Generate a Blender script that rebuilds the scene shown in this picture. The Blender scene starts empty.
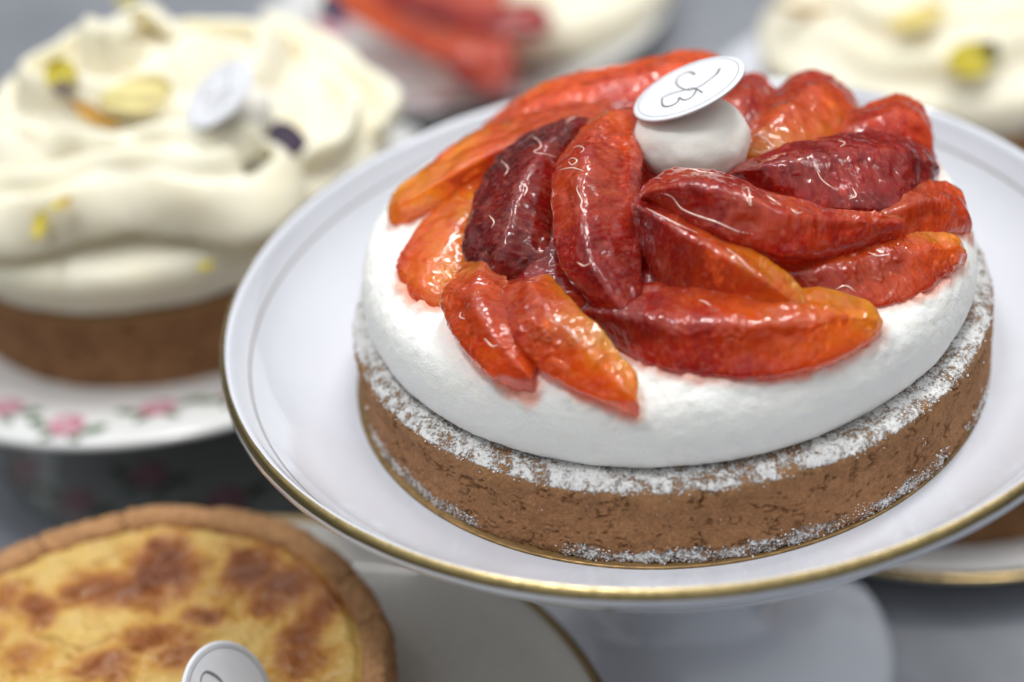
import bpy, bmesh, math, random
import numpy as np
from mathutils import Vector, Matrix
R_ = math.radians
CM = 0.01
scene = bpy.context.scene
COL = scene.collection
random.seed(7)

# ------------------------------------------------------------------ camera
CAMPOS = np.array([0.0, -33.972, 24.727])          # centimetres; origin = underside of the citrus tart
PITCH, YAW, ROLL, FPX = 0.617, -0.117, -0.137, 1600.0
_f = np.array([math.sin(YAW)*math.cos(PITCH), math.cos(YAW)*math.cos(PITCH), -math.sin(PITCH)])
_r0 = np.array([math.cos(YAW), -math.sin(YAW), 0.0]); _u0 = np.cross(_r0, _f)
_r = math.cos(ROLL)*_r0 + math.sin(ROLL)*_u0
_u = -math.sin(ROLL)*_r0 + math.cos(ROLL)*_u0
cam = bpy.data.cameras.new("camera"); camo = bpy.data.objects.new("camera", cam); COL.objects.link(camo)
M4 = Matrix(((_r[0], _u[0], -_f[0], CAMPOS[0]*CM), (_r[1], _u[1], -_f[1], CAMPOS[1]*CM), (_r[2], _u[2], -_f[2], CAMPOS[2]*CM), (0, 0, 0, 1)))
camo.matrix_world = M4
cam.sensor_width = 36.0; cam.lens = FPX*36/1024
cam.clip_start = 0.01; cam.clip_end = 50
cam.dof.use_dof = True
cam.dof.focus_distance = float(np.dot(np.array([0.3, -4.6, 3.6])-CAMPOS, _f))*CM
cam.dof.aperture_fstop = 4.7
scene.camera = camo

# ------------------------------------------------------------------ world and lamps
w = bpy.data.worlds.new("World"); scene.world = w; w.use_nodes = True
nt = w.node_tree; bg = nt.nodes['Background']
tc = nt.nodes.new('ShaderNodeTexCoord'); sp = nt.nodes.new('ShaderNodeSeparateXYZ'); rp = nt.nodes.new('ShaderNodeValToRGB')
nt.links.new(tc.outputs['Generated'], sp.inputs[0]); nt.links.new(sp.outputs['Z'], rp.inputs[0]); nt.links.new(rp.outputs[0], bg.inputs[0])
rp.color_ramp.elements[0].position = 0.0; rp.color_ramp.elements[0].color = (.03, .03, .033, 1)
rp.color_ramp.elements[1].position = 0.80; rp.color_ramp.elements[1].color = (.92, .96, 1.0, 1)
e = rp.color_ramp.elements.new(.22); e.color = (.06, .06, .066, 1)
e = rp.color_ramp.elements.new(.45); e.color = (.42, .435, .45, 1)
bg.inputs[1].default_value = 0.62
def area(name, loc, target, sx, sy, power, col=(1, 1, 1)):
    l = bpy.data.lights.new(name, 'AREA'); l.shape = 'RECTANGLE'; l.size = sx; l.size_y = sy; l.energy = power; l.color = col
    o = bpy.data.objects.new(name, l); COL.objects.link(o); o.location = loc
    o.rotation_euler = (Vector(target)-Vector(loc)).to_track_quat('-Z', 'Y').to_euler()
    return o
area("panel_lamp", (0.26, 0.42, 1.15), (0, 0, 0), 0.10, 0.55, 5.6, (1, .985, .96))
area("panel_lamp", (-0.32, -0.22, 1.30), (0, 0, 0), 0.42, 0.10, 4.4, (1, 1, 1))
area("strip_lamp", (-0.45, 0.50, 1.15), (0, 0, 0), 0.8, 0.03, 1.8, (1, 1, 1))
area("strip_lamp", (0.50, 0.0, 1.20), (0, 0, 0), 0.03, 0.8, 1.6, (1, .985, .96))
scene.view_settings.view_transform = 'Standard'; scene.view_settings.look = 'None'
scene.view_settings.exposure = 0.46; scene.view_settings.gamma = 1.0
scene.cycles.use_denoising = True
scene.cycles.max_bounces = 8

# ------------------------------------------------------------------ helpers
def at(px, py, z):                                   # a pixel of the photograph seen at height z (cm)
    d = _f + (px-512)/FPX*_r - (py-341)/FPX*_u
    return CAMPOS + d*(z-CAMPOS[2])/d[2]
def at_plane(px, py, c, n):
    d = _f + (px-512)/FPX*_r - (py-341)/FPX*_u
    return CAMPOS + d*np.dot(np.asarray(c)-CAMPOS, n)/np.dot(d, n)

def _h(i, j, k, s):
    x = (i.astype(np.int64)*73856093 ^ j.astype(np.int64)*19349663 ^ k.astype(np.int64)*83492791 ^ (s*2654435761)) & 0xffffffff
    x = (x ^ (x >> 15))*2246822519 & 0xffffffff
    x = (x ^ (x >> 13))*3266489917 & 0xffffffff
    x = x ^ (x >> 16)
    return x.astype(np.float64)/4294967295.0
def vnoise(P, s=0):                                   # value noise, -1..1
    P = np.asarray(P, float); F = np.floor(P); t = P-F; t = t*t*t*(t*(t*6-15)+10); F = F.astype(np.int64)
    out = 0
    for a in (0, 1):
        for b in (0, 1):
            for c in (0, 1):
                wgt = (t[..., 0] if a else 1-t[..., 0])*(t[..., 1] if b else 1-t[..., 1])*(t[..., 2] if c else 1-t[..., 2])
                out = out + wgt*_h(F[..., 0]+a, F[..., 1]+b, F[..., 2]+c, s)
    return out*2-1
def fbm(P, o=4, s=0, g=.5):
    P = np.asarray(P, float); a = 1; v = 0; n = 0
    for i in range(o):
        v = v+a*vnoise(P*2**i+i*17.3, s+i); n += a; a *= g
    return v/n
def worley(P, s=0):                                   # F1, F2, cell id (3-D)
    P = np.asarray(P, float); F = np.floor(P).astype(np.int64)
    d1 = np.full(P.shape[:-1], 9.0); d2 = d1.copy(); cid = np.zeros_like(d1)
    for a in (-1, 0, 1):
        for b in (-1, 0, 1):
            for c in (-1, 0, 1):
                i, j, k = F[..., 0]+a, F[..., 1]+b, F[..., 2]+c
                q = np.stack([i+_h(i, j, k, s), j+_h(i, j, k, s+1), k+_h(i, j, k, s+2)], -1)
                d = np.linalg.norm(P-q, axis=-1); hid = _h(i, j, k, s+3)
                m = d < d1
                d2 = np.where(m, d1, np.minimum(d2, d)); cid = np.where(m, hid, cid); d1 = np.where(m, d, d1)
    return d1, d2, cid
def smooth(a, b, x):
    t = np.clip((x-a)/(b-a), 0, 1); return t*t*(3-2*t)

def mk(name, V, F, m, parent=None, loc=(0, 0, 0), attrs=None, flat=False, mats=None, midx=None):
    me = bpy.data.meshes.new(name)
    me.from_pydata([tuple(v) for v in (np.asarray(V, float)*CM).tolist()], [], F)
    me.update()
    if not flat: me.shade_smooth()
    for mm in (mats or [m]): me.materials.append(mm)
    if midx is not None: me.polygons.foreach_set('material_index', midx)
    for k, a in (attrs or {}).items():
        a = np.asarray(a, np.float32)
        if a.ndim == 1:
            at_ = me.attributes.new(k, 'FLOAT', 'POINT'); at_.data.foreach_set('value', a)
        elif a.shape[1] == 3:
            at_ = me.attributes.new(k, 'FLOAT_VECTOR', 'POINT'); at_.data.foreach_set('vector', a.ravel())
        else:
            at_ = me.attributes.new(k, 'FLOAT_COLOR', 'POINT'); at_.data.foreach_set('color', a.ravel())
    o = bpy.data.objects.new(name, me); COL.objects.link(o)
    o.location = Vector(loc)*CM
    if parent: o.parent = parent
    return o
def tag(o, label=None, cat=None, group=None, kind=None):
    if label: o['label'] = label
    if cat: o['category'] = cat
    if group: o['group'] = group
    if kind: o['kind'] = kind
    return o
def thing(name, label, cat, loc=(0, 0, 0), group=None):
    o = bpy.data.objects.new(name, None); COL.objects.link(o); o.location = Vector(loc)*CM
    o.empty_display_size = .02
    return tag(o, label, cat, group)
def fixn(o):
    bm = bmesh.new(); bm.from_mesh(o.data); bmesh.ops.recalc_face_normals(bm, faces=bm.faces); bm.to_mesh(o.data); bm.free(); o.data.shade_smooth(); return o

def resample(prof, n):
    """smooth (Catmull) dense profile of n points with even spacing"""
    p = np.array(prof, float); q = np.vstack([2*p[0]-p[1], p, 2*p[-1]-p[-2]]); out = []
    for i in range(1, len(q)-2):
        for t in np.linspace(0, 1, 24, endpoint=False):
            a, b, c, d = q[i-1], q[i], q[i+1], q[i+2]
            out.append(.5*((2*b)+(-a+c)*t+(2*a-5*b+4*c-d)*t*t+(-a+3*b-3*c+d)*t**3))
    out.append(p[-1]); out = np.array(out)
    s = np.r_[0, np.cumsum(np.linalg.norm(np.diff(out, axis=0), axis=1))]
    u = np.linspace(0, s[-1], n)
    return np.stack([np.interp(u, s, out[:, k]) for k in range(out.shape[1])], -1)
def lathe(prof, n):
    prof = np.asarray(prof, float); m = len(prof)
    th = np.linspace(0, 2*np.pi, n, endpoint=False)
    V = np.stack([prof[None, :, 0]*np.cos(th)[:, None], prof[None, :, 0]*np.sin(th)[:, None], np.repeat(prof[None, :, 1], n, 0)], -1)
    F = []
    for i in range(n):
        j = (i+1) % n; a = i*m; b = j*m
        for k in range(m-1): F.append((a+k, b+k, b+k+1, a+k+1))
    return V, F                                       # V (n, m, 3)
def gridnormals(V):
    a = np.roll(V, -1, 0)-np.roll(V, 1, 0); b = np.gradient(V, axis=1)
    N = np.cross(a, b); N /= np.linalg.norm(N, axis=-1, keepdims=True)+1e-9
    return N
def tube(pts, rad, n=10, sec=None):
    P = resample(pts, max(8, len(pts)*6)); m = len(P); rad = np.interp(np.linspace(0, 1, m), np.linspace(0, 1, len(np.atleast_1d(rad))), np.atleast_1d(rad))
    V = []; F = []
    for i in range(m):
        T = P[min(i+1, m-1)]-P[max(i-1, 0)]; T /= np.linalg.norm(T)+1e-9
        a = np.cross(T, [0, 0, 1.0]);
        if np.linalg.norm(a) < 1e-3: a = np.array([1.0, 0, 0])
        a /= np.linalg.norm(a); b = np.cross(a, T)
        for k in range(n):
            q = 2*np.pi*k/n; ca, sb_ = np.cos(q), np.sin(q)
            if sec: ca, sb_ = sec(ca, sb_, i/m)
            V.append(P[i]+rad[i]*(ca*a+sb_*b))
    for i in range(m-1):
        for k in range(n): F.append((i*n+k, i*n+(k+1) % n, (i+1)*n+(k+1) % n, (i+1)*n+k))
    F.append(tuple(range(n))[::-1]); F.append(tuple((m-1)*n+k for k in range(n)))
    return V, F

# ------------------------------------------------------------------ materials
def mat(name):
    m = bpy.data.materials.new(name); m.use_nodes = True
    return m, m.node_tree, m.node_tree.nodes['Principled BSDF']
def N(nt, t, **kw):
    n = nt.nodes.new(t)
    for k, v in kw.items():
        if k.startswith('i_'):
            key = k[2:].replace('_', ' ')
            n.inputs[key].default_value = v
        else: setattr(n, k, v)
    return n
def attr(nt, name):
    return N(nt, 'ShaderNodeAttribute', attribute_name=name)
def objco(nt): return N(nt, 'ShaderNodeTexCoord').outputs['Object']
def noise(nt, vec, scale, detail=4, rough=.55, dist=0):
    n = N(nt, 'ShaderNodeTexNoise'); n.inputs['Scale'].default_value = scale; n.inputs['Detail'].default_value = detail
    n.inputs['Roughness'].default_value = rough; n.inputs['Distortion'].default_value = dist
    nt.links.new(vec, n.inputs['Vector']); return n.outputs['Fac']
def ramp(nt, fac, stops):
    r = N(nt, 'ShaderNodeValToRGB'); els = r.color_ramp.elements
    while len(els) < len(stops): els.new(.5)
    for el, (p, c) in zip(els, stops):
        el.position = p; el.color = (c, c, c, 1) if np.isscalar(c) else (*c, 1)
    nt.links.new(fac, r.inputs[0]); return r.outputs[0]
def mixc(nt, fac, a, b, mode='MIX'):
    m = N(nt, 'ShaderNodeMix', data_type='RGBA', blend_type=mode)
    for s, v in ((0, fac), (6, a), (7, b)):
        if hasattr(v, 'is_linked'): nt.links.new(v, m.inputs[s])
        else: m.inputs[s].default_value = v if np.isscalar(v) else (*v, 1)
    return m.outputs[2]
def math_(nt, op, a, b=None):
    m = N(nt, 'ShaderNodeMath', operation=op)
    for s, v in ((0, a), (1, b)):
        if v is None: continue
        if hasattr(v, 'is_linked'): nt.links.new(v, m.inputs[s])
        else: m.inputs[s].default_value = v
    return m.outputs[0]
def bump(nt, h, strength, dist, normal=None):
    b = N(nt, 'ShaderNodeBump'); b.inputs['Strength'].default_value = strength; b.inputs['Distance'].default_value = dist
    nt.links.new(h, b.inputs['Height'])
    if normal is not None: nt.links.new(normal, b.inputs['Normal'])
    return b.outputs[0]

def porcelain(name, col, rough=.12, coat=.9):
    m, t, b = mat(name); co = objco(t)
    c = mixc(t, ramp(t, noise(t, co, 25, 3), [(.35, 0), (.7, 1)]), col, tuple(x*.96 for x in col))
    t.links.new(c, b.inputs['Base Color']); b.inputs['Roughness'].default_value = rough
    t.links.new(ramp(t, noise(t, co, 60, 4), [(.3, rough*.7), (.8, rough*1.6)]), b.inputs['Roughness'])
    b.inputs['Coat Weight'].default_value = coat; b.inputs['Coat Roughness'].default_value = .03
    t.links.new(bump(t, noise(t, co, 90, 2), .06, .0006), b.inputs['Normal'])
    return m
M_PORC = porcelain('white_porcelain', (.68, .70, .76))
M_PORC2 = porcelain('floral_porcelain', (.68, .68, .67))
M_FOOT = porcelain('dark_floral_foot', (.15, .16, .15))  # foot much darker than the dish of the same stand
M_PLATE3 = porcelain('grey_glazed_porcelain', (.50, .485, .44), .3, .15)
def gold(name, col, rough, worn):
    m, t, b = mat(name); co = objco(t)
    b.inputs['Metallic'].default_value = 1
    n = noise(t, co, 350, 5, .7)
    c = mixc(t, ramp(t, n, [(.3, 0), (.62, 1)]), tuple(x*.55 for x in col), col)
    t.links.new(c, b.inputs['Base Color'])
    t.links.new(ramp(t, n, [(.3, rough*1.8), (.7, rough)]), b.inputs['Roughness'])
    t.links.new(bump(t, n, .25, .0004), b.inputs['Normal'])
    return m
M_GOLD = gold('worn_gilding', (.58, .44, .20), .24, 1)
M_GOLDCARD = gold('gold_card', (.60, .44, .20), .16, 1)
M_BOARD = gold('gold_card_crust_reflection', (.30, .19, .085), .28, 1)  # gold card browned to paint in the mirrored crust
def plain(name, col, rough=.5, metal=0, sss=0, coat=0):
    m, t, b = mat(name); co = objco(t)
    c = mixc(t, ramp(t, noise(t, co, 120, 3), [(.3, 0), (.7, 1)]), col, tuple(x*.88 for x in col))
    t.links.new(c, b.inputs['Base Color']); b.inputs['Roughness'].default_value = rough; b.inputs['Metallic'].default_value = metal
    if sss: b.inputs['Subsurface Weight'].default_value = sss; b.inputs['Subsurface Radius'].default_value = (1, .8, .5); b.inputs['Subsurface Scale'].default_value = .003
    b.inputs['Coat Weight'].default_value = coat
    return m
M_LINE = plain('gilt_hairline', (.20, .15, .10), .4, .3)
M_INK = plain('grey_ink', (.20, .19, .19), .5)
M_RINGINK = plain('silver_grey_ink', (.38, .40, .43), .45)
M_CARD = plain('white_card', (.80, .81, .85), .38, 0, 0, .25)

def crust_mat(name, dark, light, top, scale=1.0):
    m, t, b = mat(name); co = objco(t)
    n1 = noise(t, co, 90*scale, 6, .65); n2 = noise(t, co, 420*scale, 5, .7); n3 = noise(t, co, 1500*scale, 3, .6)
    c = mixc(t, ramp(t, n1, [(.32, 0), (.68, 1)]), dark, light)
    c = mixc(t, ramp(t, n2, [(.34, .30), (.50, 0)]), c, tuple(x*.45 for x in dark))
    c = mixc(t, ramp(t, n3, [(.46, 0), (.72, .40)]), c, tuple(min(1, x*1.7) for x in light))
    pit = attr(t, 'pit').outputs['Fac']
    c = mixc(t, math_(t, 'MULTIPLY', pit, .45), c, tuple(x*.5 for x in dark))
    tp = attr(t, 'toast').outputs['Fac']
    c = mixc(t, tp, c, mixc(t, ramp(t, n2, [(.35, 0), (.65, 1)]), tuple(x*.6 for x in top), top))
    sg = attr(t, 'sugar').outputs['Fac']
    fine = noise(t, co, 1300, 4, .75); fine2 = noise(t, co, 260, 3, .6)
    s = math_(t, 'ADD', math_(t, 'MULTIPLY', sg, 1.25), math_(t, 'ADD', math_(t, 'MULTIPLY', fine, 1.1), math_(t, 'MULTIPLY', fine2, .7)))
    s = ramp(t, math_(t, 'SUBTRACT', s, .82), [(.62, 0), (.80, 1)])
    s = math_(t, 'MULTIPLY', s, ramp(t, sg, [(.02, 0), (.12, 1)]))
    c = mixc(t, s, c, (.80, .79, .77))
    t.links.new(c, b.inputs['Base Color']); b.inputs['Roughness'].default_value = .78
    b.inputs['Specular IOR Level'].default_value = .3
    h = math_(t, 'ADD', math_(t, 'MULTIPLY', n2, .8), math_(t, 'ADD', math_(t, 'MULTIPLY', n3, .35), math_(t, 'MULTIPLY', s, .4)))
    t.links.new(bump(t, h, .9, .0010), b.inputs['Normal'])
    return m
M_CRUST = crust_mat('baked_pastry', (.215, .097, .038), (.32, .155, .066), (.50, .27, .115))
M_CRUST2 = crust_mat('golden_pastry', (.31, .140, .058), (.46, .235, .105), (.54, .29, .13))

def cream_mat(name, col, fold, bumpy=.35, juice=False, sss=.0025):
    m, t, b = mat(name); co = objco(t)
    n1 = noise(t, co, 60, 4); n2 = noise(t, co, 700, 5, .65); n3 = noise(t, co, 2200, 2, .5)
    c = mixc(t, ramp(t, n1, [(.3, 0), (.7, 1)]), col, fold)
    if juice: c = mixc(t, math_(t, 'MULTIPLY', attr(t, 'juice').outputs['Fac'], .75), c, (.85, .22, .10))
    t.links.new(c, b.inputs['Base Color']); b.inputs['Roughness'].default_value = .5
    b.inputs['Specular IOR Level'].default_value = .35
    b.inputs['Subsurface Weight'].default_value = .5; b.inputs['Subsurface Radius'].default_value = (1, .80, .5); b.inputs['Subsurface Scale'].default_value = sss
    h = math_(t, 'ADD', math_(t, 'MULTIPLY', n2, .8), math_(t, 'MULTIPLY', n3, .3))
    t.links.new(bump(t, h, bumpy, .0007), b.inputs['Normal'])
    return m
M_CREAM = cream_mat('whipped_cream', (.92, .92, .88), (.90, .90, .85))
M_CREAMJ = cream_mat('juice_stained_cream', (.92, .92, .88), (.90, .90, .85), .7, True)
M_CREAM2 = cream_mat('vanilla_cream', (.84, .80, .66), (.83, .77, .59), .15, False, .009)
M_BALL = cream_mat('ganache_ball', (.94, .91, .84), (.92, .88, .79), .2)

def citrus_mat():
    m, t, b = mat('citrus_flesh'); co = objco(t)
    col = attr(t, 'pigment').outputs['Color']
    ves = attr(t, 'vesicle').outputs['Fac']
    uv = attr(t, 'along').outputs['Vector']
    mp = N(t, 'ShaderNodeMapping'); mp.inputs['Scale'].default_value = (1, .55, 1); t.links.new(uv, mp.inputs['Vector'])
    vo = N(t, 'ShaderNodeTexVoronoi', feature='SMOOTH_F1'); vo.inputs['Scale'].default_value = 13; t.links.new(mp.outputs[0], vo.inputs['Vector'])
    nz = noise(t, co, 800, 3, .55); nb = noise(t, co, 260, 3, .5, .8)
    c = mixc(t, math_(t, 'MULTIPLY', ramp(t, vo.outputs['Distance'], [(.25, 0), (.75, 1)]), .30), col, (.95, .60, .40), 'SOFT_LIGHT')
    c = mixc(t, math_(t, 'MULTIPLY', ves, .17), c, (.88, .36, .20))
    c = mixc(t, ramp(t, nz, [(.54, 0), (.70, .36)]), c, (.86, .26, .14))
    t.links.new(c, b.inputs['Base Color'])
    b.inputs['Roughness'].default_value = .28
    b.inputs['Specular IOR Level'].default_value = .15
    b.inputs['Subsurface Weight'].default_value = .7; b.inputs['Subsurface Radius'].default_value = (1, .25, .08); b.inputs['Subsurface Scale'].default_value = .0035
    b.inputs['Coat Weight'].default_value = 1.0; b.inputs['Coat Roughness'].default_value = .02; b.inputs['Coat IOR'].default_value = 1.42
    b.inputs['Transmission Weight'].default_value = .62; b.inputs['IOR'].default_value = 1.34; b.inputs['Roughness'].default_value = .14
    hb = bump(t, math_(t, 'ADD', vo.outputs['Distance'], math_(t, 'MULTIPLY', nz, .5)),   .26, .0004)
    t.links.new(hb, b.inputs['Normal'])
    cb = bump(t, math_(t, 'ADD', math_(t, 'MULTIPLY', nb, 1.0), math_(t, 'ADD', math_(t, 'MULTIPLY', vo.outputs['Distance'], .30), math_(t, 'MULTIPLY', nz, .10))), .11, .0010)
    t.links.new(cb, b.inputs['Coat Normal'])
    return m
M_CITRUS = citrus_mat()

def custard_mat():
    m, t, b = mat('baked_custard'); co = objco(t)
    n1 = noise(t, co, 85, 4, .55, .6); n2 = noise(t, co, 500, 4, .65)
    burn = attr(t, 'burn').outputs['Fac']
    f = math_(t, 'ADD', burn, math_(t, 'MULTIPLY', math_(t, 'SUBTRACT', n1, .5), .40))
    c = ramp(t, f, [(.02, (.57, .38, .11)), (.20, (.50, .265, .054)), (.40, (.35, .135, .028)), (.68, (.24, .070, .012)), (1, (.15, .040, .008))])
    c = mixc(t, math_(t, 'MULTIPLY', ramp(t, n2, [(.5, 0), (.72, .4)]), math_(t, 'SUBTRACT', 1.0, burn)), c, (.72, .55, .25))
    t.links.new(c, b.inputs['Base Color']); b.inputs['Roughness'].default_value = .42
    t.links.new(ramp(t, n1, [(.40, .50), (.60, .22)]), b.inputs['Roughness'])
    b.inputs['Subsurface Weight'].default_value = .3; b.inputs['Subsurface Radius'].default_value = (1, .6, .2); b.inputs['Subsurface Scale'].default_value = .003
    b.inputs['Coat Weight'].default_value = .22; b.inputs['Coat Roughness'].default_value = .08; b.inputs['Specular IOR Level'].default_value = .25
    h = math_(t, 'ADD', n1, math_(t, 'MULTIPLY', n2, .5))
    nn = bump(t, h, .6, .0016); t.links.new(nn, b.inputs['Normal']); t.links.new(nn, b.inputs['Coat Normal'])
    return m
M_CUSTARD = custard_mat()
def vcol_mat(name, rough=.5, sss=.2, coat=0):
    m, t, b = mat(name); co = objco(t)
    c = attr(t, 'tint').outputs['Color']
    c = mixc(t, ramp(t, noise(t, co, 500, 4), [(.3, 0), (.7, .3)]), c, (0, 0, 0))
    t.links.new(c, b.inputs['Base Color']); b.inputs['Roughness'].default_value = rough
    b.inputs['Subsurface Weight'].default_value = sss; b.inputs['Subsurface Scale'].default_value = .001
    b.inputs['Coat Weight'].default_value = coat
    return m
M_PETAL = vcol_mat('flower_petal')
M_PRINT = vcol_mat('rose_transfer_print', .25, 0, .4)
def stone_mat():
    m, t, b = mat('grey_stone'); co = objco(t)
    n1 = noise(t, co, 7, 6, .6, 1.2); n2 = noise(t, co, 60, 4)
    c = ramp(t, n1, [(.3, (.20, .21, .235)), (.5, (.27, .28, .31)), (.7, (.36, .37, .40))])
    c = mixc(t, ramp(t, n2, [(.4, 0), (.7, .3)]), c, (.18, .19, .21))
    t.links.new(c, b.inputs['Base Color']); b.inputs['Roughness'].default_value = .38
    t.links.new(bump(t, n2, .1, .001), b.inputs['Normal'])
    return m
M_STONE = stone_mat()

# ------------------------------------------------------------------ the table
TZ = -12.2
tb = mk('table_surface', [(-170, -70, TZ), (170, -70, TZ), (170, 170, TZ), (-170, 170, TZ)], [(0, 1, 2, 3)], M_STONE, flat=True)
tag(tb, 'grey stone table surface under the cake stands and plates', None, None, 'structure')

# ------------------------------------------------------------------ plates and stands
def surf_of(prof):                                    # point on a lathe profile: arc length s, angle a -> position, normal
    p = resample(prof, 300); s = np.r_[0, np.cumsum(np.linalg.norm(np.diff(p, axis=0), axis=1))]
    d = np.gradient(p, axis=0); nr, nz = -d[:, 1], d[:, 0]; L = np.hypot(nr, nz); nr, nz = nr/L, nz/L
    def g(sv, a, off):
        r = np.interp(sv, s, p[:, 0]); z = np.interp(sv, s, p[:, 1]); a_r = np.interp(sv, s, nr); a_z = np.interp(sv, s, nz)
        return np.array([(r+a_r*off)*np.cos(a), (r+a_r*off)*np.sin(a), z+a_z*off]), r
    return g, s[-1]
def rose_print(prof, roses, parent, side=1, sc=1.0, ink=1.0):
    for r1 in roses: rose_one(prof, [r1], parent, side, sc, ink)
def rose_one(prof, roses, parent, side=1, sc=1.0, ink=1.0):
    g, L = surf_of(prof); V = []; F = []; C = []
    def blob(s0, a0, ds, da, ls, la, rot, col, off):
        n = 14; i0 = len(V); P0, r = g(s0, a0, 0); r = max(r, .5)
        for k in range(-1, n):
            if k < 0: u = v = 0.0
            else:
                q = 2*np.pi*k/n; u = ls*np.cos(q); v = la*np.sin(q)
            uu = u*np.cos(rot)-v*np.sin(rot)+ds; vv = u*np.sin(rot)+v*np.cos(rot)+da
            P, _ = g(s0+uu, a0+vv/r, side*off); V.append(P); C.append((col[0]*ink, col[1]*ink, col[2]*ink, 1))
        for k in range(n): F.append((i0, i0+1+k, i0+1+(k+1) % n))
    for (s0, a0, k) in roses:
        rnd = random.Random(int(a0*1000)+int(s0*77)); off = .012
        for q in (-1, 1):
            blob(s0, a0, rnd.uniform(-.1, .2)*sc, q*.85*sc, .16*sc, .42*sc, q*.3, (.10, .16, .08), off)
            blob(s0, a0, .42*sc, q*.35*sc, .14*sc, .30*sc, -q*.6, (.12, .18, .10), off)
        for j in range(6):
            q = j*1.047+rnd.random()
            c = [(.60, .27, .35), (.66, .38, .44), (.52, .20, .26)][j % 3]
            blob(s0, a0, .20*sc*np.cos(q), .34*sc*np.sin(q), .22*sc, .32*sc, q, c, off+.004+.003*j)
        blob(s0, a0, 0, 0, .14*sc, .2*sc, 0, (.68, .44, .49), off+.03)
    o = mk('printed_rose', V, F, M_PRINT, parent, (0, 0, 0), {'tint': np.array(C)})
    return o

# white porcelain stand with gilded rim, under the citrus tart
stand = thing('cake_stand', 'white porcelain cake stand with worn gold rim holding the citrus tart', 'cake stand', (0, 0, TZ))
Z0 = -TZ
def shift(p, dz): return [(a, b+dz) for a, b in p]
inner = [(0.0, -.12), (4, -.12), (7.6, -.12), (8.7, -.02), (9.5, .32), (10.2, .86), (10.70, 1.45), (10.94, 1.86), (11.06, 2.12)]
outer = [(11.06, 2.12), (11.11, 2.165), (11.19, 2.13), (11.28, 2.02), (11.33, 1.92), (11.325, 1.83), (11.22, 1.74), (10.95, 1.50), (10.5, .98), (9.7, .02), (8.4, -.62), (6, -1.05), (2.5, -1.2), (1.75, -1.7), (1.55, -3.5), (1.6, -6), (1.9, -8.2), (2.6, -9.8), (3.8, -10.75), (5.2, -11.15), (5.95, -11.35), (6.15, -11.65), (6.1, -12.0), (5.9, -12.19), (5.5, -12.19)]
ip = resample(inner, 60); op = resample(outer, 150)
V, F = lathe(shift(np.vstack([ip, op[1:34]]).tolist(), Z0), 256)
# split the foot from the dish where the stem starts
k = int(np.argmin(np.abs(op[:, 1]+1.15)+(op[:, 0] > 4)*9))
V, F = lathe(shift(np.vstack([ip, op[1:k+1]]).tolist(), Z0), 256); DISH = mk('dish', V.reshape(-1, 3), F, M_PORC, stand)
V, F = lathe(shift(op[k:].tolist(), Z0), 160); mk('pedestal', V.reshape(-1, 3), F, M_PORC, stand)
rim = resample([(11.14, 2.166), (11.18, 2.146), (11.22, 2.115), (11.265, 2.06), (11.305, 1.995)], 16)
V, F = lathe(shift(rim.tolist(), Z0), 420)
V = V.reshape(-1, 3); nn = fbm(V*3.0, 3, 5); rr = np.hypot(V[:, 0], V[:, 1]); V[:, :2] *= (1+nn*.0006)[:, None]
mk('gold_rim', V, F, M_GOLD, DISH)
def ring(r, z, wd, tilt):
    return [(r-wd/2, z-tilt*wd/2), (r, z+.004), (r+wd/2, z+tilt*wd/2)]
gl = np.interp(10.66, ip[:, 0], ip[:, 1])
V, F = lathe(shift(ring(10.66, gl+.012, .028, 1.15), Z0), 256); mk('gold_line', V.reshape(-1, 3), F, M_LINE, DISH)

# gold card under the tart
V, F = lathe([(0, -.05), (8.10, -.05), (8.14, -.07), (8.14, -.10), (8.10, -.12), (0, -.12)], 200)
V[..., 2] += .01; V[..., 0] += .0; V[..., 1] -= .13
tag(mk('cake_board', V.reshape(-1, 3), F, M_BOARD), 'thin round gold card board under the citrus tart', 'cake board')

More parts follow.
